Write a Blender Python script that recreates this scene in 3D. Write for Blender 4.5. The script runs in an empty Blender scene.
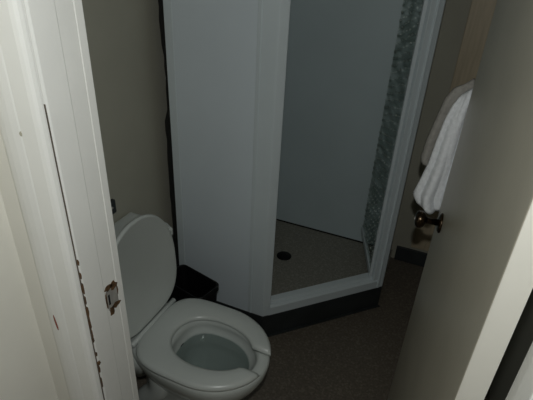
import bpy, bmesh, math, random
from mathutils import Vector, Matrix
random.seed(7)
scene = bpy.context.scene
C = scene.collection

# ------------------------------------------------------------------ camera
EYE = Vector((0.0, 0.0, 1.66))
CR = Vector((0.91610398, 0.39828596, 0.04606289))      # right
CD = Vector((0.23353584, -0.43668337, -0.86877422))    # down
CF = Vector((-0.32590568, 0.80664486, -0.49306142))    # forward
cam = bpy.data.cameras.new('camera')
cam.sensor_width = 36.0
cam.lens = 450.0 / 533.0 * 36.0
cam.clip_start = 0.02
camo = bpy.data.objects.new('camera', cam)
C.objects.link(camo)
m = Matrix.Identity(4)
for i in range(3):
    m[i][0] = CR[i]; m[i][1] = -CD[i]; m[i][2] = -CF[i]; m[i][3] = EYE[i]
camo.matrix_world = m
scene.camera = camo

# ------------------------------------------------------------------ light
w = bpy.data.worlds.new('dim_hall_light')
scene.world = w
w.use_nodes = True
w.node_tree.nodes['Background'].inputs[0].default_value = (1.0, 0.88, 0.70, 1)
w.node_tree.nodes['Background'].inputs[1].default_value = 0.058
fl = bpy.data.lights.new('camera_flash', 'POINT')       # the flash of the camera the photo was taken with
fl.energy = 19.5
fl.color = (0.97, 1.0, 0.985)
fl.shadow_soft_size = 0.012
flo = bpy.data.objects.new('camera_flash', fl)
C.objects.link(flo)
flo.location = EYE + CR * 0.008 - CD * 0.11 - CF * 0.035

vs = scene.view_settings
vs.view_transform = 'Standard'; vs.look = 'None'
vs.exposure = 0.0; vs.gamma = 1.0; vs.use_curve_mapping = False

# ------------------------------------------------------------------ materials
def mat(name, col, rough=0.5, metal=0.0, spec=0.5, var=0.0, scale=8.0, bump=0.0, bscale=60.0, coat=0.0, stretch=None, col2=None):
    M = bpy.data.materials.new(name); M.use_nodes = True
    nt = M.node_tree; b = nt.nodes['Principled BSDF']
    b.inputs['Roughness'].default_value = rough
    b.inputs['Metallic'].default_value = metal
    b.inputs['Specular IOR Level'].default_value = spec
    b.inputs['Coat Weight'].default_value = coat
    b.inputs['Base Color'].default_value = (*col, 1)
    tc = nt.nodes.new('ShaderNodeTexCoord')
    src = tc.outputs['Object']
    if stretch:
        mp = nt.nodes.new('ShaderNodeMapping'); mp.inputs['Scale'].default_value = stretch
        nt.links.new(src, mp.inputs[0]); src = mp.outputs[0]
    n = nt.nodes.new('ShaderNodeTexNoise'); n.inputs['Scale'].default_value = scale
    n.inputs['Detail'].default_value = 6.0
    nt.links.new(src, n.inputs['Vector'])
    r = nt.nodes.new('ShaderNodeValToRGB')
    c2 = col2 if col2 else tuple(c * (1 - var) for c in col)
    r.color_ramp.elements[0].position = 0.35; r.color_ramp.elements[0].color = (*c2, 1)
    r.color_ramp.elements[1].position = 0.65; r.color_ramp.elements[1].color = (*col, 1)
    nt.links.new(n.outputs[0], r.inputs[0]); nt.links.new(r.outputs[0], b.inputs['Base Color'])
    if bump > 0:
        n2 = nt.nodes.new('ShaderNodeTexNoise'); n2.inputs['Scale'].default_value = bscale
        n2.inputs['Detail'].default_value = 4.0
        nt.links.new(src, n2.inputs['Vector'])
        bp = nt.nodes.new('ShaderNodeBump'); bp.inputs['Strength'].default_value = bump
        bp.inputs['Distance'].default_value = 0.002
        nt.links.new(n2.outputs[0], bp.inputs['Height']); nt.links.new(bp.outputs[0], b.inputs['Normal'])
    return M

def speckle_mat(name, c0, c1, c2, rough):
    M = bpy.data.materials.new(name); M.use_nodes = True
    nt = M.node_tree; b = nt.nodes['Principled BSDF']
    b.inputs['Roughness'].default_value = rough
    tc = nt.nodes.new('ShaderNodeTexCoord')
    n = nt.nodes.new('ShaderNodeTexNoise'); n.inputs['Scale'].default_value = 95.0; n.inputs['Detail'].default_value = 3.0
    v = nt.nodes.new('ShaderNodeTexVoronoi'); v.inputs['Scale'].default_value = 130.0
    for q in (n, v): nt.links.new(tc.outputs['Object'], q.inputs['Vector'])
    r = nt.nodes.new('ShaderNodeValToRGB')
    r.color_ramp.elements[0].position = 0.38; r.color_ramp.elements[0].color = (*c0, 1)
    r.color_ramp.elements[1].position = 0.62; r.color_ramp.elements[1].color = (*c1, 1)
    nt.links.new(n.outputs[0], r.inputs[0])
    r2 = nt.nodes.new('ShaderNodeValToRGB')
    r2.color_ramp.elements[0].position = 0.80; r2.color_ramp.elements[0].color = (0, 0, 0, 1)
    r2.color_ramp.elements[1].position = 0.86; r2.color_ramp.elements[1].color = (1, 1, 1, 1)
    sep = nt.nodes.new('ShaderNodeSeparateColor')
    nt.links.new(v.outputs['Color'], sep.inputs[0]); nt.links.new(sep.outputs[0], r2.inputs[0])
    mx = nt.nodes.new('ShaderNodeMix'); mx.data_type = 'RGBA'
    nt.links.new(r2.outputs[0], mx.inputs[0]); nt.links.new(r.outputs[0], mx.inputs[6])
    mx.inputs[7].default_value = (*c2, 1)
    nt.links.new(mx.outputs[2], b.inputs['Base Color'])
    bp = nt.nodes.new('ShaderNodeBump'); bp.inputs['Strength'].default_value = 0.25; bp.inputs['Distance'].default_value = 0.001
    nt.links.new(n.outputs[0], bp.inputs['Height']); nt.links.new(bp.outputs[0], b.inputs['Normal'])
    return M

def glass_mat(name):
    M = bpy.data.materials.new(name); M.use_nodes = True
    nt = M.node_tree; nt.nodes.clear()
    out = nt.nodes.new('ShaderNodeOutputMaterial')
    tr = nt.nodes.new('ShaderNodeBsdfTransparent')
    gl = nt.nodes.new('ShaderNodeBsdfGlossy'); gl.inputs['Roughness'].default_value = 0.25
    gl.inputs[0].default_value = (0.9, 0.93, 0.92, 1)
    tc = nt.nodes.new('ShaderNodeTexCoord')
    mp = nt.nodes.new('ShaderNodeMapping'); mp.inputs['Scale'].default_value = (7, 7, 42)
    nt.links.new(tc.outputs['Object'], mp.inputs[0])
    v = nt.nodes.new('ShaderNodeTexVoronoi'); v.inputs['Scale'].default_value = 1.0
    nt.links.new(mp.outputs[0], v.inputs['Vector'])
    r = nt.nodes.new('ShaderNodeValToRGB')
    r.color_ramp.elements[0].position = 0.25; r.color_ramp.elements[0].color = (0.98, 0.99, 0.985, 1)
    r.color_ramp.elements[1].position = 0.60; r.color_ramp.elements[1].color = (0.76, 0.79, 0.775, 1)
    nt.links.new(v.outputs['Distance'], r.inputs[0]); nt.links.new(r.outputs[0], tr.inputs[0])
    bp = nt.nodes.new('ShaderNodeBump'); bp.inputs['Strength'].default_value = 1.0; bp.inputs['Distance'].default_value = 0.02
    bp.invert = True
    nt.links.new(v.outputs['Distance'], bp.inputs['Height'])
    nt.links.new(bp.outputs[0], gl.inputs['Normal'])
    m1 = nt.nodes.new('ShaderNodeMixShader'); m1.inputs[0].default_value = 0.10
    nt.links.new(tr.outputs[0], m1.inputs[1]); nt.links.new(gl.outputs[0], m1.inputs[2])
    nt.links.new(m1.outputs[0], out.inputs[0])
    return M

def water_mat():
    M = bpy.data.materials.new('toilet_water'); M.use_nodes = True
    nt = M.node_tree; nt.nodes.clear()
    out = nt.nodes.new('ShaderNodeOutputMaterial')
    tr = nt.nodes.new('ShaderNodeBsdfTransparent'); tr.inputs[0].default_value = (0.82, 0.85, 0.845, 1)
    gl = nt.nodes.new('ShaderNodeBsdfGlossy'); gl.inputs['Roughness'].default_value = 0.03
    lw = nt.nodes.new('ShaderNodeFresnel'); lw.inputs[0].default_value = 1.33
    tc = nt.nodes.new('ShaderNodeTexCoord')
    n = nt.nodes.new('ShaderNodeTexNoise'); n.inputs['Scale'].default_value = 9.0
    nt.links.new(tc.outputs['Object'], n.inputs['Vector'])
    bp = nt.nodes.new('ShaderNodeBump'); bp.inputs['Strength'].default_value = 0.05
    nt.links.new(n.outputs[0], bp.inputs['Height']); nt.links.new(bp.outputs[0], gl.inputs['Normal'])
    mx = nt.nodes.new('ShaderNodeMixShader')
    nt.links.new(lw.outputs[0], mx.inputs[0]); nt.links.new(tr.outputs[0], mx.inputs[1]); nt.links.new(gl.outputs[0], mx.inputs[2])
    nt.links.new(mx.outputs[0], out.inputs[0])
    return M

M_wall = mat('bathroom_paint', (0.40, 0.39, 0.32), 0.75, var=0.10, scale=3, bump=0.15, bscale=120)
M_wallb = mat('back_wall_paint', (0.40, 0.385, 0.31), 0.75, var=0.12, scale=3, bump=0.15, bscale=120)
M_hall = mat('hall_cream_paint', (0.84, 0.825, 0.75), 0.6, var=0.05, scale=4, bump=0.1, bscale=90)
M_ceil = mat('ceiling_paint', (0.7, 0.69, 0.64), 0.8, var=0.05)
M_trim = mat('white_gloss_paint', (0.83, 0.83, 0.79), 0.35, var=0.06, scale=5, bump=0.22, bscale=35)
M_trim2 = mat('aged_cream_paint', (0.50, 0.475, 0.375), 0.5, var=0.12, scale=6, bump=0.2, bscale=40)
M_door = mat('greige_door_paint', (0.425, 0.40, 0.325), 0.32, var=0.10, scale=5, bump=0.2, bscale=28)
M_dedge = mat('door_edge_paint', (0.74, 0.72, 0.65), 0.45, var=0.05, bump=0.15)
M_floor = speckle_mat('speckled_vinyl', (0.100, 0.084, 0.064), (0.138, 0.117, 0.091), (0.170, 0.146, 0.115), 0.45)
M_sfloor = speckle_mat('speckled_shower_tray', (0.225, 0.215, 0.18), (0.28, 0.268, 0.225), (0.33, 0.315, 0.27), 0.45)
M_black = mat('black_cove_vinyl', (0.028, 0.033, 0.034), 0.45, var=0.3, scale=10)
M_bin = mat('black_plastic', (0.0035, 0.0035, 0.004), 0.5, var=0.2)
M_gap = mat('black_perished_sealant', (0.008, 0.008, 0.007), 0.9, var=0.4, scale=30)
M_acr = mat('bluish_white_acrylic', (0.66, 0.735, 0.775), 0.38, var=0.03, scale=4)
M_acr2 = mat('blue_grey_wall_sheet', (0.56, 0.66, 0.68), 0.45, var=0.04, scale=4)
M_frame = mat('white_aluminium_frame', (0.62, 0.69, 0.71), 0.3, var=0.03, scale=8)
M_porc = mat('white_porcelain', (0.54, 0.575, 0.55), 0.12, spec=0.5, var=0.03, scale=6)
M_seat = mat('white_seat_plastic', (0.54, 0.575, 0.55), 0.28, var=0.03, scale=6)
M_lid = mat('white_lid_plastic', (0.54, 0.575, 0.55), 0.3, var=0.03, scale=6)
M_bronze = mat('dark_bronze', (0.10, 0.07, 0.045), 0.22, metal=1.0, var=0.3, scale=20)
M_steel = mat('worn_strike_steel', (0.46, 0.45, 0.42), 0.5, metal=0.35, var=0.3, scale=50)
M_rust = mat('bare_brown_wood', (0.13, 0.068, 0.026), 0.8, var=0.6, scale=90)
M_red = mat('red_brown_scuff', (0.27, 0.06, 0.03), 0.7, var=0.3, scale=60)
M_crack = mat('dark_open_joint', (0.14, 0.115, 0.085), 0.9, var=0.3, scale=60)
M_hole = mat('latch_hole_black', (0.004, 0.004, 0.004), 0.9)
M_towel = mat('white_terry_cotton', (0.84, 0.86, 0.88), 0.95, spec=0.1, var=0.12, scale=70, bump=0.9, bscale=220)
M_dimtowel = mat('dimmed_terry_cotton', (0.36, 0.345, 0.315), 0.95, spec=0.1, var=0.15, scale=70, bump=0.9, bscale=220)  # dimness of the towel's back layer put into a darker, greyer colour
M_tan = mat('tan_streaked', (0.50, 0.415, 0.285), 0.5, var=0.16, scale=14, stretch=(6, 6, 0.5))
M_drain = mat('dark_drain_metal', (0.012, 0.012, 0.011), 0.4, metal=0.6, var=0.3, scale=40)
M_chrome = mat('chrome', (0.6, 0.6, 0.6), 0.12, metal=1.0)
M_glass = glass_mat('hammered_glass')
M_water = water_mat()
M_dimple = glass_mat('raised_glass_dimple')
for nd in M_dimple.node_tree.nodes:
    if nd.type == 'MIX_SHADER': nd.inputs[0].default_value = 0.14
    if nd.type == 'BSDF_GLOSSY':
        nd.inputs['Roughness'].default_value = 0.22
        M_dimple.node_tree.links.remove(nd.inputs['Normal'].links[0])

# ------------------------------------------------------------------ helpers
def obj(name, bm, material, parent=None, smooth=False, bevel=0.0, seg=2):
    me = bpy.data.meshes.new(name)
    bmesh.ops.recalc_face_normals(bm, faces=bm.faces)
    bm.to_mesh(me); bm.free()
    me.materials.append(material)
    o = bpy.data.objects.new(name, me); C.objects.link(o)
    if parent: o.parent = parent
    if smooth:
        for p in me.polygons: p.use_smooth = True
    if bevel > 0:
        b = o.modifiers.new('bevel', 'BEVEL'); b.width = bevel; b.segments = seg; b.limit_method = 'ANGLE'; b.angle_limit = math.radians(40)
    return o

def tag(o, label, cat=None, group=None, kind=None):
    o['label'] = label
    if cat: o['category'] = cat
    if group: o['group'] = group
    if kind: o['kind'] = kind
    return o

def thing(name, label, cat, loc=(0, 0, 0), rz=0.0, kind=None):
    o = bpy.data.objects.new(name, None); C.objects.link(o)
    o.empty_display_size = 0.1
    o.location = loc; o.rotation_euler = (0, 0, rz)
    return tag(o, label, cat, kind=kind)

def add_box(bm, x0, x1, y0, y1, z0, z1):
    v = [bm.verts.new((x, y, z)) for x in (x0, x1) for y in (y0, y1) for z in (z0, z1)]
    for f in ((0, 1, 3, 2), (4, 6, 7, 5), (0, 4, 5, 1), (2, 3, 7, 6), (0, 2, 6, 4), (1, 5, 7, 3)):
        bm.faces.new([v[i] for i in f])

def box(*a):
    bm = bmesh.new(); add_box(bm, *a); return bm

def add_prism(bm, poly, z0, z1):
    lo = [bm.verts.new((x, y, z0)) for x, y in poly]
    hi = [bm.verts.new((x, y, z1)) for x, y in poly]
    n = len(poly)
    for i in range(n):
        bm.faces.new((lo[i], lo[(i + 1) % n], hi[(i + 1) % n], hi[i]))
    bm.faces.new(lo[::-1]); bm.faces.new(hi)

def prism(poly, z0, z1):
    bm = bmesh.new(); add_prism(bm, poly, z0, z1); return bm

def loft(rings, cap0=True, cap1=True):
    bm = bmesh.new(); R = [[bm.verts.new(p) for p in r] for r in rings]
    n = len(rings[0])
    for a, b in zip(R[:-1], R[1:]):
        for i in range(n):
            bm.faces.new((a[i], a[(i + 1) % n], b[(i + 1) % n], b[i]))
    if cap0: bm.faces.new(R[0][::-1])
    if cap1: bm.faces.new(R[-1])
    return bm

def lathe(profile, axis_o, axis_d, n=24):
    """profile: (distance along axis, radius)"""
    d = Vector(axis_d).normalized(); o = Vector(axis_o)
    u = d.orthogonal().normalized(); v = d.cross(u)
    rings = [[o + d * t + (u * math.cos(2 * math.pi * k / n) + v * math.sin(2 * math.pi * k / n)) * max(r, 1e-4) for k in range(n)] for t, r in profile]
    return loft(rings)

def rrect(x0, x1, y0, y1, r, n=5):
    pts = []
    for cx, cy, a0 in ((x1 - r, y1 - r, 0), (x0 + r, y1 - r, 90), (x0 + r, y0 + r, 180), (x1 - r, y0 + r, 270)):
        for k in range(n + 1):
            a = math.radians(a0 + 90 * k / n); pts.append((cx + r * math.cos(a), cy + r * math.sin(a)))
    return pts

# ------------------------------------------------------------------ room shell
XL, XR, YF, YB, ZC = -1.10, 0.45, 0.615, 2.42, 2.40
YO = 0.50                       # hall-side face of the door wall
JL, JR = -0.595, 0.196          # faces of the door lining
tag(obj('floor', box(-1.2, 1.8, -1.6, YB + 0.1, -0.05, 0.0), M_floor), 'dark speckled brown vinyl floor', kind='structure')
tag(obj('ceiling', box(XL - 0.1, XR + 0.1, YO, YB + 0.1, ZC, ZC + 0.05), M_ceil), 'plain ceiling above the bathroom', kind='structure')
tag(obj('wall_left', box(XL - 0.1, XL, YF, YB + 0.1, 0, ZC), M_wall), 'dim olive grey painted wall behind the toilet tank', kind='structure')
tag(obj('wall_back', box(XL, XR + 0.1, YB, YB + 0.1, 0, ZC), M_wallb), 'dim olive grey far wall behind the towel', kind='structure')
tag(obj('wall_right', box(XR, XR + 0.1, YF, YB, 0, ZC), M_wall), 'painted side wall hidden behind the open door', kind='structure')
bm = bmesh.new()
add_box(bm, -1.2, JL - 0.02, YO, YF, 0, ZC); add_box(bm, JR + 0.02, 1.8, YO, YF, 0, ZC); add_box(bm, JL - 0.02, JR + 0.02, YO, YF, 2.07, ZC)
tag(obj('wall_front', bm, M_hall), 'narrow shaded cream wall strip between hall wall and door casing', kind='structure')
tag(obj('wall_hall', box(-0.853, -0.753, -1.6, YO, 0, ZC), M_hall), 'cream hall side wall at the left edge of the picture', kind='structure')
tag(obj('baseboard_back', box(-0.10, XR, YB - 0.012, YB, 0, 0.10), M_black, bevel=0.004), 'black cove baseboard along the far wall by the shower', kind='structure')
tag(obj('baseboard_left', box(XL, XL + 0.012, YF, 1.44, 0, 0.10), M_black, bevel=0.004), 'black cove baseboard behind the toilet', kind='structure')

# door lining and architrave, left (latch) side
tj = thing('trim_1', 'white painted door jamb with chipped paint and latch strike plate', None, (JL, YF, 0), kind='structure')
def loc(o, root):                                     # geometry is written in world units, keep it there
    o.matrix_parent_inverse = Matrix.Translation(-Vector(root.location)) if root.rotation_euler.z == 0 else root.matrix_basis.inverted()
    return o
loc(obj('jamb_board', box(JL - 0.02, JL, YO - 0.004, YF + 0.002, 0, 2.05), M_trim, tj, bevel=0.0025), tj)
loc(obj('door_stop', prism([(JL, 0.4985), (JL + 0.008, 0.4995), (JL + 0.010, 0.504), (JL + 0.010, 0.551), (JL + 0.007, 0.5545), (JL, 0.5555)], 0, 2.05), M_trim, tj), tj)
# strike plate with the worn hollow around it
def ragged(cx, cz, ry, rz, n, jit):
    return [(cx + ry * math.cos(2 * math.pi * k / n) * (1 + random.uniform(-jit, jit)), cz + rz * math.sin(2 * math.pi * k / n) * (1 + random.uniform(-jit, jit))) for k in range(n)]
def flat_x(poly, x0, x1):                             # thin piece on a face that looks along +X
    bm = bmesh.new()
    a = [bm.verts.new((x0, y, z)) for y, z in poly]; b = [bm.verts.new((x1, y, z)) for y, z in poly]
    n = len(poly)
    for i in range(n): bm.faces.new((a[i], a[(i + 1) % n], b[(i + 1) % n], b[i]))
    bm.faces.new(a[::-1]); bm.faces.new(b)
    return bm
loc(obj('edge_bead', box(JL - 0.001, JL + 0.0012, 0.5995, YF + 0.0022, 0, 2.05), M_trim, tj, bevel=0.0008), tj)
sp = loc(obj('strike_plate', flat_x([(0.565, 0.930), (0.598, 0.930), (0.598, 0.985), (0.565, 0.985)], JL - 0.004, JL + 0.0012), M_steel, tj), tj)
tag(sp, 'worn steel strike plate')
h = obj('latch_hole', flat_x([(0.568, 0.944), (0.573, 0.944), (0.573, 0.972), (0.568, 0.972)], JL, JL + 0.0018), M_hole, sp)
for cy, cz, ry, rz in ((0.572, 0.991, 0.013, 0.007), (0.588, 0.986, 0.011, 0.011), (0.574, 0.924, 0.008, 0.014), (0.588, 0.930, 0.014, 0.007), (0.563, 0.957, 0.002, 0.022), (0.5985, 0.965, 0.002, 0.016)):
    loc(obj('paint_chip', flat_x(ragged(cy, cz, ry, rz, 11, 0.35), JL, JL + 0.0015), M_rust, tj), tj)
# open joint between lining and architrave, with flaked edges
zs = [0.55 + 0.025 * k for k in range(36)]
wd = [min(1.0, (1.44 - zz) / 0.25) * (0.0003 + random.uniform(0, 0.0004)) for zz in zs]
poly = [(0.4990 - a_ + random.uniform(-0.0006, 0.0006), zz) for a_, zz in zip(wd, zs)] + [(0.4990 + a_, zz) for a_, zz in list(zip(wd, zs))[::-1]]
tag(loc(obj('joint_crack', flat_x(poly, JL + 0.004, JL + 0.0092), M_crack, tj), tj), 'thin dark crack')
chips = [(1.112, 0.0020, 0.006), (1.080, 0.0014, 0.010), (1.045, 0.0020, 0.016), (1.018, 0.0014, 0.010), (0.985, 0.0022, 0.014), (0.955, 0.0018, 0.016), (0.925, 0.0014, 0.012), (0.905, 0.0020, 0.007), (0.860, 0.0022, 0.006), (0.832, 0.0055, 0.007), (0.812, 0.0018, 0.012), (0.77, 0.0014, 0.014)]
for z, ry, rz in chips:
    loc(obj('paint_chip', flat_x(ragged(0.4995 + ry * 0.5, z, ry, rz, 9, 0.4), JL + 0.004, JL + 0.0108), M_rust, tj), tj)

# moulded architrave on the hall side: profile in plan (x, y), rounded towards the opening
tc_ = thing('trim_2', 'white moulded door casing with a red brown scuff mark, left of doorway', None, (-0.65, YO, 0), kind='structure')
x_in = JL + 0.0070
prof = [(x_in, YO - 0.0022), (x_in, 0.4945), (x_in - 0.0015, 0.489), (x_in - 0.006, 0.485), (x_in - 0.013, 0.4828), (-0.622, 0.482), (-0.632, 0.4815), (-0.634, 0.4830), (-0.637, 0.4815), (-0.650, 0.479), (-0.664, 0.4785), (-0.676, 0.480), (-0.684, 0.4835), (-0.686, 0.488), (-0.686, YO)]
cas = loc(obj('casing_board', prism(prof, 0, 2.12), M_trim, tc_), tc_)
def flat_y(poly, y0, y1):
    bm = bmesh.new()
    a = [bm.verts.new((x, y0, z)) for x, z in poly]; b = [bm.verts.new((x, y1, z)) for x, z in poly]
    n = len(poly)
    for i in range(n): bm.faces.new((a[i], a[(i + 1) % n], b[(i + 1) % n], b[i]))
    bm.faces.new(a[::-1]); bm.faces.new(b)
    return bm
tag(loc(obj('scuff_mark', flat_y([(x + (zz - 0.943) * -0.10, zz) for x, zz in ragged(-0.660, 0.943, 0.0026, 0.021, 11, 0.2)], 0.4779, 0.4795), M_red, tc_), tc_), 'red brown scuff')
loc(obj('paint_chip', flat_y(ragged(-0.634, 1.372, 0.003, 0.004, 8, 0.3), 0.4812, 0.483), M_trim2, tc_), tc_)

# right (hinge) side lining and casing, head
tr_ = thing('trim_3', 'white door jamb on the hinge side, bottom right corner', None, (JR, YF, 0), kind='structure')
loc(obj('jamb_board', box(JR, JR + 0.02, YO - 0.004, YF, 0, 2.05), M_trim, tr_, bevel=0.0025), tr_)
loc(obj('door_stop', box(JR - 0.010, JR, 0.502, 0.5555, 0, 2.05), M_trim, tr_, bevel=0.002), tr_)
loc(obj('casing_board', prism([(JR - 0.004 + (x_in - x) - 0.0, y) for x, y in prof][::-1], 0, 2.12), M_trim, tr_), tr_)
th_ = thing('trim_4', 'white door head above the opening', None, (-0.2, YF, 2.05), kind='structure')
loc(obj('head_board', box(JL - 0.02, JR + 0.02, YO - 0.004, YF, 2.05, 2.07), M_trim, th_, bevel=0.002), th_)
loc(obj('head_casing', box(-0.7, 0.29, 0.482, YO, 2.055, 2.14), M_trim, th_, bevel=0.003), th_)

# ------------------------------------------------------------------ door, open inwards
HX, HY = 0.128, 0.622
ang = math.atan2(0.755, -0.083)                        # leaf direction seen in plan
d1 = thing('door_1', 'greige flush door standing open inwards with dark knob', None, (HX, HY, 0), ang, kind='structure')
DW, DT = 0.755, 0.044                                  # local x along leaf, local -y towards the hidden side
slab = obj('door_leaf', box(0.0, DW, -DT, 0.0, 0.012, 2.03), M_door, d1, bevel=0.002)
tag(obj('hinge_edge', box(-0.0015, 0.0005, -DT + 0.0008, -0.0008, 0.014, 2.028), M_dedge, d1), 'white painted hinge-side edge')
for z in (0.25, 1.80):
    hb = bmesh.new(); add_box(hb, -0.0035, -0.0015, -DT, -0.014, z - 0.05, z + 0.05)
    hg = obj('hinge', hb, M_dedge, d1)
    obj('knuckle', lathe([(0, 0.006), (0.1, 0.006)], (-0.004, -DT - 0.005, z - 0.05), (0, 0, 1), 12), M_dedge, hg, smooth=True)
KX, KZ = 0.655, 0.955
ros = obj('rosette', lathe([(0, 0.031), (0.004, 0.031), (0.008, 0.026), (0.010, 0.013)], (KX, 0.0, KZ), (0, 1, 0)), M_bronze, d1, smooth=True)
knob = obj('door_knob', lathe([(0.006, 0.0105), (0.040, 0.0095), (0.045, 0.014), (0.050, 0.0225), (0.058, 0.0265), (0.067, 0.0265), (0.073, 0.0225), (0.076, 0.013), (0.0765, 0.0)], (KX, 0.0, KZ), (0, 1, 0), 32), M_bronze, d1, smooth=True)
tag(knob, 'dark bronze round knob')
obj('lock_button', lathe([(0.075, 0.006), (0.078, 0.005), (0.0782, 0.0)], (KX, 0.0, KZ), (0, 1, 0), 16), M_steel, knob, smooth=True)

# ------------------------------------------------------------------ shower enclosure (neo-angle, in the far left corner)
sh = thing('shower_enclosure', 'white framed corner shower with angled entrance and black base', 'shower', (-0.6, 1.9, 0))
A = Vector((-0.580, 1.465)); B = Vector((-0.108, 1.945))           # ends of the angled front
dg = (B - A).normalized(); nin = Vector((-dg.y, dg.x))             # along the front, and inwards
GT = 1.88
def pl(*pts): return [(p.x, p.y) for p in pts]
XS = -1.034                                                        # left end of the front panel
YW = YB - 0.004
# base: outline inside the black kerb
base_poly = [(XL + 0.002, A.y + 0.012), (A.x - 0.004, A.y + 0.012), (B.x - 0.012, B.y + 0.004), (B.x - 0.012, YW), (XL + 0.002, YW)]
tray = loc(obj('shower_tray', prism(base_poly, 0.0, 0.06), M_sfloor, sh), sh)
tag(tray, 'speckled brown shower floor')
DR = Vector((-0.697, 2.05, 0.06))
dr = obj('drain', lathe([(0, 0.044), (0.003, 0.044), (0.005, 0.038), (0.0045, 0.0)], DR, (0, 0, 1), 28), M_drain, tray, smooth=True)
dr.matrix_parent_inverse = Matrix.Identity(4)
for dx, dy in ((0.015, 0), (-0.015, 0), (0, 0.015), (0, -0.015), (0, 0)):
    g = bmesh.new(); add_box(g, DR.x + dx - 0.004, DR.x + dx + 0.004, DR.y + dy - 0.004, DR.y + dy + 0.004, 0.0645, 0.0655)
    obj('grate_hole', g, M_hole, tray)
# black kerb under panel, front and side
def strip(p, q, off0, off1, z0, z1):
    d = (q - p).normalized(); n = Vector((-d.y, d.x))
    return prism(pl(p + n * off0, q + n * off0, q + n * off1, p + n * off1), z0, z1)
KZ1 = 0.132
kl = Vector((XL + 0.001, A.y))
bm = bmesh.new()
add_prism(bm, pl(kl, A, B, Vector((B.x - 0.022, YW)), Vector((B.x - 0.07, YW)), B + nin * 0.05 + Vector((-0.012, 0.01)), A + nin * 0.05 + Vector((-0.0, 0.012)), kl + Vector((0, 0.05))), 0.0, KZ1)
kerb = loc(obj('kerb', bm, M_black, sh, bevel=0.004), sh); tag(kerb, 'black vinyl kerb')
# lip where the cove meets the floor
toe = bmesh.new()
o_ = 0.012
A2 = A + Vector((0.005, -o_)); B2 = B + Vector((o_, -0.005))
add_prism(toe, pl(kl + Vector((0, -o_)), A2, B2, B, A, kl), 0.0, 0.006)
loc(obj('kerb_toe', toe, M_black, sh), sh)

# opaque white front panel (left of the entrance) with its frame
loc(obj('front_panel', box(XS + 0.03, A.x - 0.055, A.y + 0.0015, A.y + 0.012, KZ1, GT - 0.002), M_acr, sh), sh)
pf = loc(obj('panel_stile', box(XS, XS + 0.037, A.y + 0.0, A.y + 0.032, KZ1, GT), M_frame, sh, bevel=0.003), sh)
corner = pl(A, A + dg * 0.038, A + dg * 0.038 + nin * 0.035, A + Vector((-0.08, 0.035)), A + Vector((-0.08, 0.0)))
loc(obj('corner_post', prism(corner, KZ1, GT), M_frame, sh, bevel=0.004), sh)
loc(obj('post_rib', box(A.x - 0.068, A.x - 0.062, A.y - 0.0035, A.y + 0.001, KZ1 + 0.002, GT - 0.002), M_frame, sh, bevel=0.0015), sh)
loc(obj('panel_rail', box(XS + 0.037, A.x - 0.08, A.y + 0.0125, A.y + 0.03, KZ1, KZ1 + 0.035), M_frame, sh, bevel=0.003), sh)
loc(obj('panel_rail', box(XS + 0.037, A.x - 0.08, A.y + 0.0125, A.y + 0.03, GT - 0.035, GT), M_frame, sh, bevel=0.003), sh)
# perished dark sealant between panel and wall
rings = []
z = KZ1
while z < GT:
    wv = (0.019 if z > 1.30 else 0.009 if z > 1.02 else 0.023) + random.uniform(-0.003, 0.003)
    rings.append([(XL, A.y + 0.020, z), (XS + 0.002, A.y + 0.020, z), (XS + 0.002, A.y + 0.004, z), (XS - wv, A.y + 0.002, z), (XL, A.y + 0.092 - wv * 1.5, z)])
    z += 0.045
tag(loc(obj('seal_strip', loft([[(XS + 0.002, A.y + 0.012, r[0][2]), (XS + 0.002, A.y + 0.003, r[0][2]), (r[3][0], A.y + 0.003, r[0][2]), (XL, r[4][1], r[0][2]), (XL, A.y + 0.100, r[0][2])] for r in rings]), M_gap, sh), sh), 'ragged black sealant gap')

# white sill and right post of the entrance
sill = [(0.0, KZ1), (0.0, 0.176), (0.012, 0.184), (0.020, 0.184), (0.026, 0.198), (0.054, 0.200), (0.058, 0.194), (0.058, 0.06), (0.05, KZ1)]
bm = bmesh.new()
ra = []
for t0 in (0.03, (B - A).length - 0.02):
    ra.append([bm.verts.new((*(A + dg * t0 + nin * s), zz)) for s, zz in sill])
n = len(sill)
for i in range(n): bm.faces.new((ra[0][i], ra[0][(i + 1) % n], ra[1][(i + 1) % n], ra[1][i]))
bm.faces.new(ra[0][::-1]); bm.faces.new(ra[1])
loc(obj('entrance_sill', bm, M_frame, sh), sh)
L = (B - A).length
post = pl(B, B - dg * 0.030, B - dg * 0.032 + nin * 0.004, B - dg * 0.060 + nin * 0.006, B - dg * 0.060 + nin * 0.036, B + Vector((-0.034, 0.036)), B + Vector((0, 0.036)))
loc(obj('entrance_post', prism(post[::-1], KZ1, GT), M_frame, sh, bevel=0.003), sh)
rb = pl(B - dg * 0.034 - nin * 0.005, B - dg * 0.027 - nin * 0.005, B - dg * 0.027 + nin * 0.006, B - dg * 0.034 + nin * 0.006)
loc(obj('post_rib', prism(rb, KZ1 + 0.002, GT - 0.002), M_frame, sh, bevel=0.002), sh)
loc(obj('header_rail', strip(A, B, 0.0, 0.04, GT - 0.045, GT + 0.01), M_frame, sh, bevel=0.003), sh)
# side of hammered glass between the post and the far wall
sg = loc(obj('side_glass', box(B.x - 0.046, B.x - 0.040, B.y + 0.03, YW - 0.03, KZ1 + 0.03, GT - 0.03), M_glass, sh), sh)
for a in ((B.x - 0.058, B.x - 0.028, B.y + 0.030, YW, KZ1, KZ1 + 0.035), (B.x - 0.058, B.x - 0.028, B.y + 0.030, YW, GT - 0.035, GT), (B.x - 0.058, B.x - 0.028, YW - 0.035, YW, KZ1 + 0.035, GT - 0.035)):
    loc(obj('side_frame', box(*a), M_frame, sh, bevel=0.003), sh)
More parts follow.
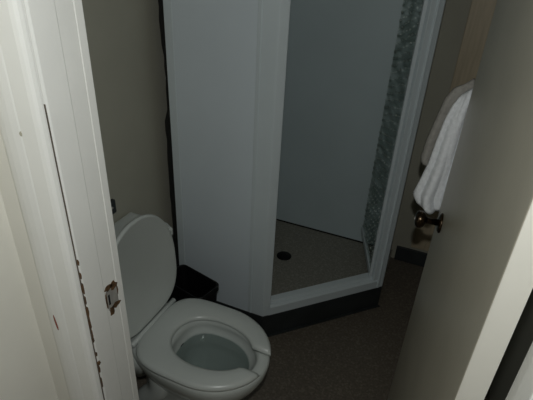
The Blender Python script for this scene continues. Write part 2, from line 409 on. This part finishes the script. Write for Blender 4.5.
# wall sheets inside the shower
loc(obj('back_sheet', box(XL + 0.004, B.x - 0.060, YW - 0.012, YW, 0.066, GT), M_acr2, sh), sh)
loc(obj('left_sheet', box(XL + 0.001, XL + 0.010, A.y + 0.08, YW - 0.014, 0.066, GT), M_acr2, sh), sh)
bj = loc(obj('joint_seal', box(XL + 0.012, B.x - 0.05, YW - 0.016, YW - 0.011, 0.060, 0.068), M_gap, sh), sh)
# hinged hammered glass door standing open into the shower
hp = B - dg * 0.072 + nin * 0.022
da = math.radians(90 + 18.5)
dd = Vector((math.cos(da), math.sin(da))); dn = Vector((-dd.y, dd.x))
DL = 0.425
def dstrip(t0, t1, o0, o1, z0, z1):
    return prism(pl(hp + dd * t0 + dn * o0, hp + dd * t1 + dn * o0, hp + dd * t1 + dn * o1, hp + dd * t0 + dn * o1), z0, z1)
sd = loc(obj('shower_door', dstrip(0.012, DL - 0.010, -0.003, 0.003, 0.232, GT - 0.08), M_glass, sh), sh)
tag(sd, 'dimpled clear glass door swung inwards')
obj('door_rail', dstrip(0.0, DL, -0.008, 0.008, 0.205, 0.235), M_frame, sd).matrix_parent_inverse = Matrix.Identity(4)
obj('door_rail', dstrip(0.0, DL, -0.008, 0.008, GT - 0.085, GT - 0.055), M_frame, sd)
obj('hinge_stile', dstrip(-0.004, 0.014, -0.007, 0.007, 0.205, GT - 0.055), M_frame, sd)
bm = bmesh.new()
for ci in range(7):
    for ri in range(44):
        c2_ = hp + dd * (0.045 + 0.058 * ci) + dn * 0.003
        c3_ = (c2_.x, c2_.y, 0.262 + 0.034 * ri + (0.017 if ci % 2 else 0) + random.uniform(-0.004, 0.004))
        bmesh.ops.create_icosphere(bm, subdivisions=2, radius=random.uniform(0.006, 0.0085), matrix=Matrix.Translation(c3_))
dm = obj('glass_dimples', bm, M_dimple, sd, smooth=True)
dm['kind'] = 'stuff'

# ------------------------------------------------------------------ toilet
TY = 0.988
to = thing('toilet', 'white porcelain toilet with raised lid and open-front seat', 'toilet', (-0.66, TY, 0))
N = 56
def egg(xc, af, ab, hw, z, eb=2.6, ef=2.0):
    pts = []
    for k in range(N):
        a = 2 * math.pi * k / N
        c, s = math.cos(a), math.sin(a)
        e = ef if c >= 0 else eb
        x = (af if c >= 0 else ab) * math.copysign(abs(c) ** (2 / e), c)
        y = hw * math.copysign(abs(s) ** (2 / e), s)
        pts.append((xc + x, TY + y, z))
    return pts
outer = [egg(-0.67, 0.165, 0.215, 0.112, 0.0), egg(-0.67, 0.165, 0.215, 0.112, 0.025), egg(-0.67, 0.150, 0.205, 0.100, 0.04), egg(-0.67, 0.135, 0.200, 0.092, 0.12),
         egg(-0.65, 0.150, 0.215, 0.098, 0.19), egg(-0.61, 0.180, 0.255, 0.128, 0.25), egg(-0.59, 0.198, 0.285, 0.160, 0.31), egg(-0.58, 0.210, 0.305, 0.178, 0.36),
         egg(-0.578, 0.212, 0.312, 0.182, 0.385), egg(-0.578, 0.211, 0.312, 0.181, 0.398), egg(-0.578, 0.206, 0.308, 0.176, 0.4045)]
inner = [egg(-0.585, 0.185, 0.142, 0.126, 0.4045), egg(-0.585, 0.176, 0.136, 0.118, 0.398), egg(-0.585, 0.172, 0.134, 0.116, 0.380), egg(-0.585, 0.170, 0.136, 0.121, 0.368),
         egg(-0.585, 0.152, 0.130, 0.114, 0.35), egg(-0.59, 0.130, 0.115, 0.098, 0.31), egg(-0.60, 0.10, 0.10, 0.075, 0.26), egg(-0.61, 0.06, 0.07, 0.05, 0.21), egg(-0.62, 0.03, 0.03, 0.03, 0.19)]
bowl = loc(obj('bowl', loft(outer + inner), M_porc, to, smooth=True), to)
wt = loc(obj('water', loft([egg(-0.585, 0.1495, 0.1275, 0.1115, 0.340), egg(-0.585, 0.1505, 0.1285, 0.1125, 0.344)]), M_water, to), to)
tag(wt, 'still water standing high in the bowl')
# trapway swelling on each side
for s in (-1, 1):
    pts = [(-0.83, 0.32), (-0.80, 0.345), (-0.765, 0.325), (-0.745, 0.26), (-0.75, 0.19), (-0.79, 0.15), (-0.83, 0.10), (-0.835, 0.04)]
    bmt = bmesh.new(); rr = []
    for i, (x, zz) in enumerate(pts):
        p0 = Vector(pts[max(i - 1, 0)]); p1 = Vector(pts[min(i + 1, len(pts) - 1)]); t = (p1 - p0).normalized(); nn = Vector((-t.y, t.x))
        r = 0.046
        rr.append([(x + nn.x * r * math.cos(a), TY + s * 0.094 + 0.036 * math.sin(a), zz + nn.y * r * math.cos(a)) for a in [2 * math.pi * k / 14 for k in range(14)]])
    bmt.free()
    tw = loc(obj('trapway', loft(rr), M_porc, to, smooth=True), to)
    ss = tw.modifiers.new('sub', 'SUBSURF'); ss.levels = 1; ss.render_levels = 1
    loc(obj('bolt_cap', lathe([(0, 0.017), (0.012, 0.016), (0.020, 0.009), (0.022, 0.0)], (-0.70, TY + s * 0.125, 0.0), (0, 0, 1), 16), M_porc, to, smooth=True), to)
# open-front seat: ring with a gap at the front
def seat_bm(z0, z1):
    bm = bmesh.new(); nseg = 72
    g0 = math.radians(17)
    out_t, in_t, out_b, in_b = [], [], [], []
    rows = []
    for k in range(nseg + 1):
        u = k / nseg
        a_o = math.radians(14.5) + (2 * math.pi - math.radians(29.0)) * u
        a_i = math.radians(26.0) + (2 * math.pi - math.radians(52.0)) * u
        def pt(a, xc, af, ab, hw, eb):
            c, s = math.cos(a), math.sin(a); e = 2.0 if c >= 0 else eb
            return Vector((xc + (af if c >= 0 else ab) * math.copysign(abs(c) ** (2 / e), c), TY + hw * math.copysign(abs(s) ** (2 / e), s), 0))
        po = pt(a_o, -0.585, 0.221, 0.236, 0.188, 4.0)
        pi_ = pt(a_i, -0.590, 0.163, 0.136, 0.108, 2.2)
        d = (po - pi_).normalized()
        H = z1 - z0
        sec = [(pi_ + d * 0.004, z0), (pi_, z0 + H * 0.3), (pi_ + d * 0.003, z0 + H * 0.75), (pi_ + d * 0.014, z1), (po - d * 0.014, z1 + 0.001), (po - d * 0.004, z0 + H * 0.8), (po, z0 + H * 0.4), (po - d * 0.003, z0)]
        # round off the two ends of the ring
        e = min(k, nseg - k); 
        rows.append([bm.verts.new((p.x, p.y, z - (0.006 if e == 0 and z > z0 + H * 0.6 else 0))) for p, z in sec])
    m_ = len(rows[0])
    for a, b in zip(rows[:-1], rows[1:]):
        for i in range(m_): bm.faces.new((a[i], a[(i + 1) % m_], b[(i + 1) % m_], b[i]))
    bm.faces.new(rows[0]); bm.faces.new(rows[-1][::-1])
    return bm
seat = loc(obj('seat', seat_bm(0.409, 0.430), M_seat, to, smooth=True), to)
for yb in (TY - 0.15, TY + 0.15, ):
    for xb in (-0.62,):
        loc(obj('seat_bumper', lathe([(0, 0.009), (0.006, 0.009)], (xb, yb, 0.4035), (0, 0, 1), 12), M_seat, to), to)
# raised lid: rounded panel leaning on the tank
lean = math.radians(4.0)
def lid_rings():
    M2 = 64
    def outline(sc, off):
        pts = []
        for k in range(M2):
            a = 2 * math.pi * k / M2; c, s = math.cos(a), math.sin(a)
            e = 2.15 if s >= 0 else 4.2
            y = 0.189 * math.copysign(abs(c) ** (2 / e), c)
            vv = (0.224 if s >= 0 else 0.200) * math.copysign(abs(s) ** (2 / (2.0 if s >= 0 else 3.4)), s)
            y *= 1 - (0.09 * max(0.0, -s) ** 2)
            y *= sc; vv = 0.202 + vv * sc
            pts.append((-0.829 - off - vv * math.sin(lean), TY + y, 0.428 + vv * math.cos(lean)))
        return pts
    return [outline(0.93, 0.004), outline(0.965, 0.0), outline(0.99, 0.002), outline(1.0, 0.008), outline(0.99, 0.016), outline(0.95, 0.019)]
lid = loc(obj('lid', loft(lid_rings()), M_lid, to, smooth=True), to)
loc(obj('hinge', lathe([(-0.132, 0.008), (-0.130, 0.0105), (0.130, 0.0105), (0.132, 0.008)], (-0.824, TY, 0.421), (0, 1, 0), 16), M_seat, to, smooth=True), to)
# tank
tk = [[(x, y, zz) for x, y in rrect(-1.085 + i0, -0.893 - i0, TY - 0.228 + i1, TY + 0.228 - i1, 0.03)] for zz, i0, i1 in ((0.375, 0.03, 0.045), (0.385, 0.018, 0.030), (0.41, 0.012, 0.022), (0.655, 0.0, 0.0))]
tank = loc(obj('tank', loft(tk), M_porc, to, smooth=False, bevel=0.004), to)
def oct_(x0, x1, y0, y1, c): return [(x0, y0), (x1 - c, y0), (x1, y0 + c * 0.55), (x1, y1 - c * 0.55), (x1 - c, y1), (x0, y1)]
tl = [[(x, y, zz) for x, y in oct_(-1.095 + i, -0.876 - i, TY - 0.250 + i, TY + 0.250 - i, 0.040)] for zz, i in ((0.655, 0.004), (0.660, 0.0), (0.686, 0.0), (0.692, 0.006), (0.694, 0.016))]
loc(obj('tank_lid', loft(tl), M_porc, to, bevel=0.003), to)
loc(obj('tank_neck', loft([[(x, y, zz) for x, y in rrect(-1.05 + i0, -0.77 - i0, TY - 0.150 + i0, TY + 0.150 - i0, 0.05)] for zz, i0 in ((0.20, 0.055), (0.26, 0.030), (0.31, 0.008), (0.345, 0.0), (0.375, 0.004), (0.386, 0.016))]), M_porc, to, smooth=True), to)
lv = loc(obj('flush_lever', box(-0.886, -0.879, TY - 0.185, TY - 0.110, 0.612, 0.626), M_chrome, to, bevel=0.003), to)
obj('lever_boss', lathe([(0, 0.013), (0.010, 0.013), (0.013, 0.009)], (-0.894, TY - 0.175, 0.619), (1, 0, 0), 16), M_chrome, lv, smooth=True)
# small dark bracket on the wall above the tank
br = obj('wall_bracket', box(XL, XL + 0.018, 1.105, 1.150, 0.738, 0.795), M_black, bevel=0.004)
tag(br, 'small dark square bracket on wall just above the toilet tank', 'bracket')
obj('screw', lathe([(0, 0.005), (0.002, 0.004)], (XL + 0.018, 1.128, 0.767), (1, 0, 0), 10), M_steel, br)

# ------------------------------------------------------------------ bin between toilet and shower
bn = thing('waste_bin', 'black plastic waste bin between toilet and white shower panel', 'bin', (-0.868, 1.310, 0), math.radians(-13))
ww, dp, hh = 0.118, 0.068, 0.36
def brr(sx, sy, z): return [(x, y, z) for x, y in rrect(-ww * sx, ww * sx, -dp * sy, dp * sy, 0.025)]
obj('bin_body', loft([brr(0.74, 0.74, 0.0), brr(0.78, 0.78, 0.006), brr(0.96, 0.96, hh - 0.01), brr(0.92, 0.90, hh - 0.01), brr(0.72, 0.66, 0.02)]), M_bin, bn, smooth=False)
obj('bin_rim', loft([brr(0.955, 0.955, hh - 0.030), brr(1.0, 1.0, hh - 0.026), brr(1.0, 1.0, hh - 0.003), brr(0.98, 0.97, hh), brr(0.93, 0.91, hh - 0.002), brr(0.92, 0.90, hh - 0.03)], False, False), M_bin, bn)

# ------------------------------------------------------------------ far wall: tan strip, peg and towel
wb = thing('tan_strip', 'tall narrow tan strip on far wall behind the towel', 'board', (0.06, YB, 0.12))
loc(obj('tan_slab', box(-0.022, 0.125, YB - 0.018, YB, 0.122, 1.95), M_tan, wb, bevel=0.003), wb)  # thin tan slab, streaked lengthwise, warmer in colour than the wall
def cloth(name, left, right, ztop, bot, y0, amp, nf, ph, parent, th, seed, mt=None):
    """hanging cloth gathered at the top; left/right are (z, x) edges, bot(u) the hem height"""
    def edge(e, z):
        for (za, xa), (zb, xb) in zip(e[:-1], e[1:]):
            if za >= z >= zb: return xa + (xb - xa) * (za - z) / (za - zb)
        return e[-1][1] if z < e[-1][0] else e[0][1]
    bm = bmesh.new(); nu, nv = 56, 46; g = []
    rnd = random.Random(seed); jj = [rnd.uniform(-0.4, 0.4) for _ in range(8)]
    for j in range(nv + 1):
        row = []
        for i in range(nu + 1):
            u = i / nu; zb = bot(u); v = j / nv
            z = ztop + (zb - ztop) * v
            xl, xr = edge(left, z), edge(right, z)
            x = xl + (xr - xl) * u
            f = math.sin(2 * math.pi * (nf * u + ph) + 1.3 * v + jj[0]) + 0.45 * math.sin(2 * math.pi * (nf * 1.9 * u + 0.3) - 2.1 * v + jj[1])
            a = amp * (0.55 + 0.6 * v)
            # top rolls back over the peg
            roll = max(0.0, 1 - v / 0.10)
            y = y0 - a * f * (1 - 0.5 * roll) + 0.022 * roll ** 2
            z2 = z - 0.012 * roll ** 2 - 0.021 * abs(2 * u - 1.1) * max(0, 1 - v / 0.25)
            # side edges turn back to the wall so the cloth reads thick
            ed = min(u, 1 - u) / 0.10
            if ed < 1: y += 0.012 * (1 - ed) ** 2
            bt = max(0.0, (v - 0.965) / 0.035)
            y += 0.008 * bt ** 2
            row.append(bm.verts.new((x, y, z2)))
        g.append(row)
    for j in range(nv):
        for i in range(nu): bm.faces.new((g[j][i], g[j][i + 1], g[j + 1][i + 1], g[j + 1][i]))
    o = loc(obj(name, bm, mt or M_towel, parent, smooth=True), parent)
    s = o.modifiers.new('thick', 'SOLIDIFY'); s.thickness = th; s.offset = 1
    return o
hk = obj('robe_hook', box(DW - 0.060, DW - 0.030, -DT - 0.004, -DT, 1.305, 1.375), M_bronze, d1, bevel=0.002)
obj('hook_arm', lathe([(0, 0.005), (0.100, 0.005), (0.104, 0.009), (0.112, 0.009), (0.115, 0.004)], (DW - 0.046, -DT - 0.008, 1.338), (0.93, 0.30, 0.02), 12), M_bronze, hk, smooth=True)
gt = thing('towel', 'back layer of towel dimmed by a greyer colour, half hidden behind the white towel', 'towel', (0.045, 1.49, 1.34))
cloth('back_fold', [(1.346, 0.029), (1.314, 0.0), (1.265, -0.018), (1.191, -0.031), (1.122, -0.043), (1.068, -0.047), (1.037, -0.04)], [(1.346, 0.062), (1.037, 0.086)], 1.345, lambda u: 1.042 - 0.012 * u, 1.484, 0.0035, 1.6, 0.1, gt, 0.006, 3, M_dimtowel)
tw = thing('towel', 'white towel hanging in loose folds just past the door edge', 'towel', (0.045, 1.44, 1.34))
cloth('front_fold', [(1.331, 0.032), (1.277, 0.011), (1.218, -0.002), (1.151, -0.01), (1.074, -0.017), (1.005, -0.03), (0.952, -0.042), (0.916, -0.032), (0.904, -0.012)], [(1.331, 0.064), (1.288, 0.079), (0.891, 0.107)], 1.330, lambda u: 0.898 + 0.030 * u ** 1.5 + 0.045 * (max(0, 0.22 - u) / 0.22) ** 2, 1.430, 0.0110, 2.3, 0.35, tw, 0.008, 5)
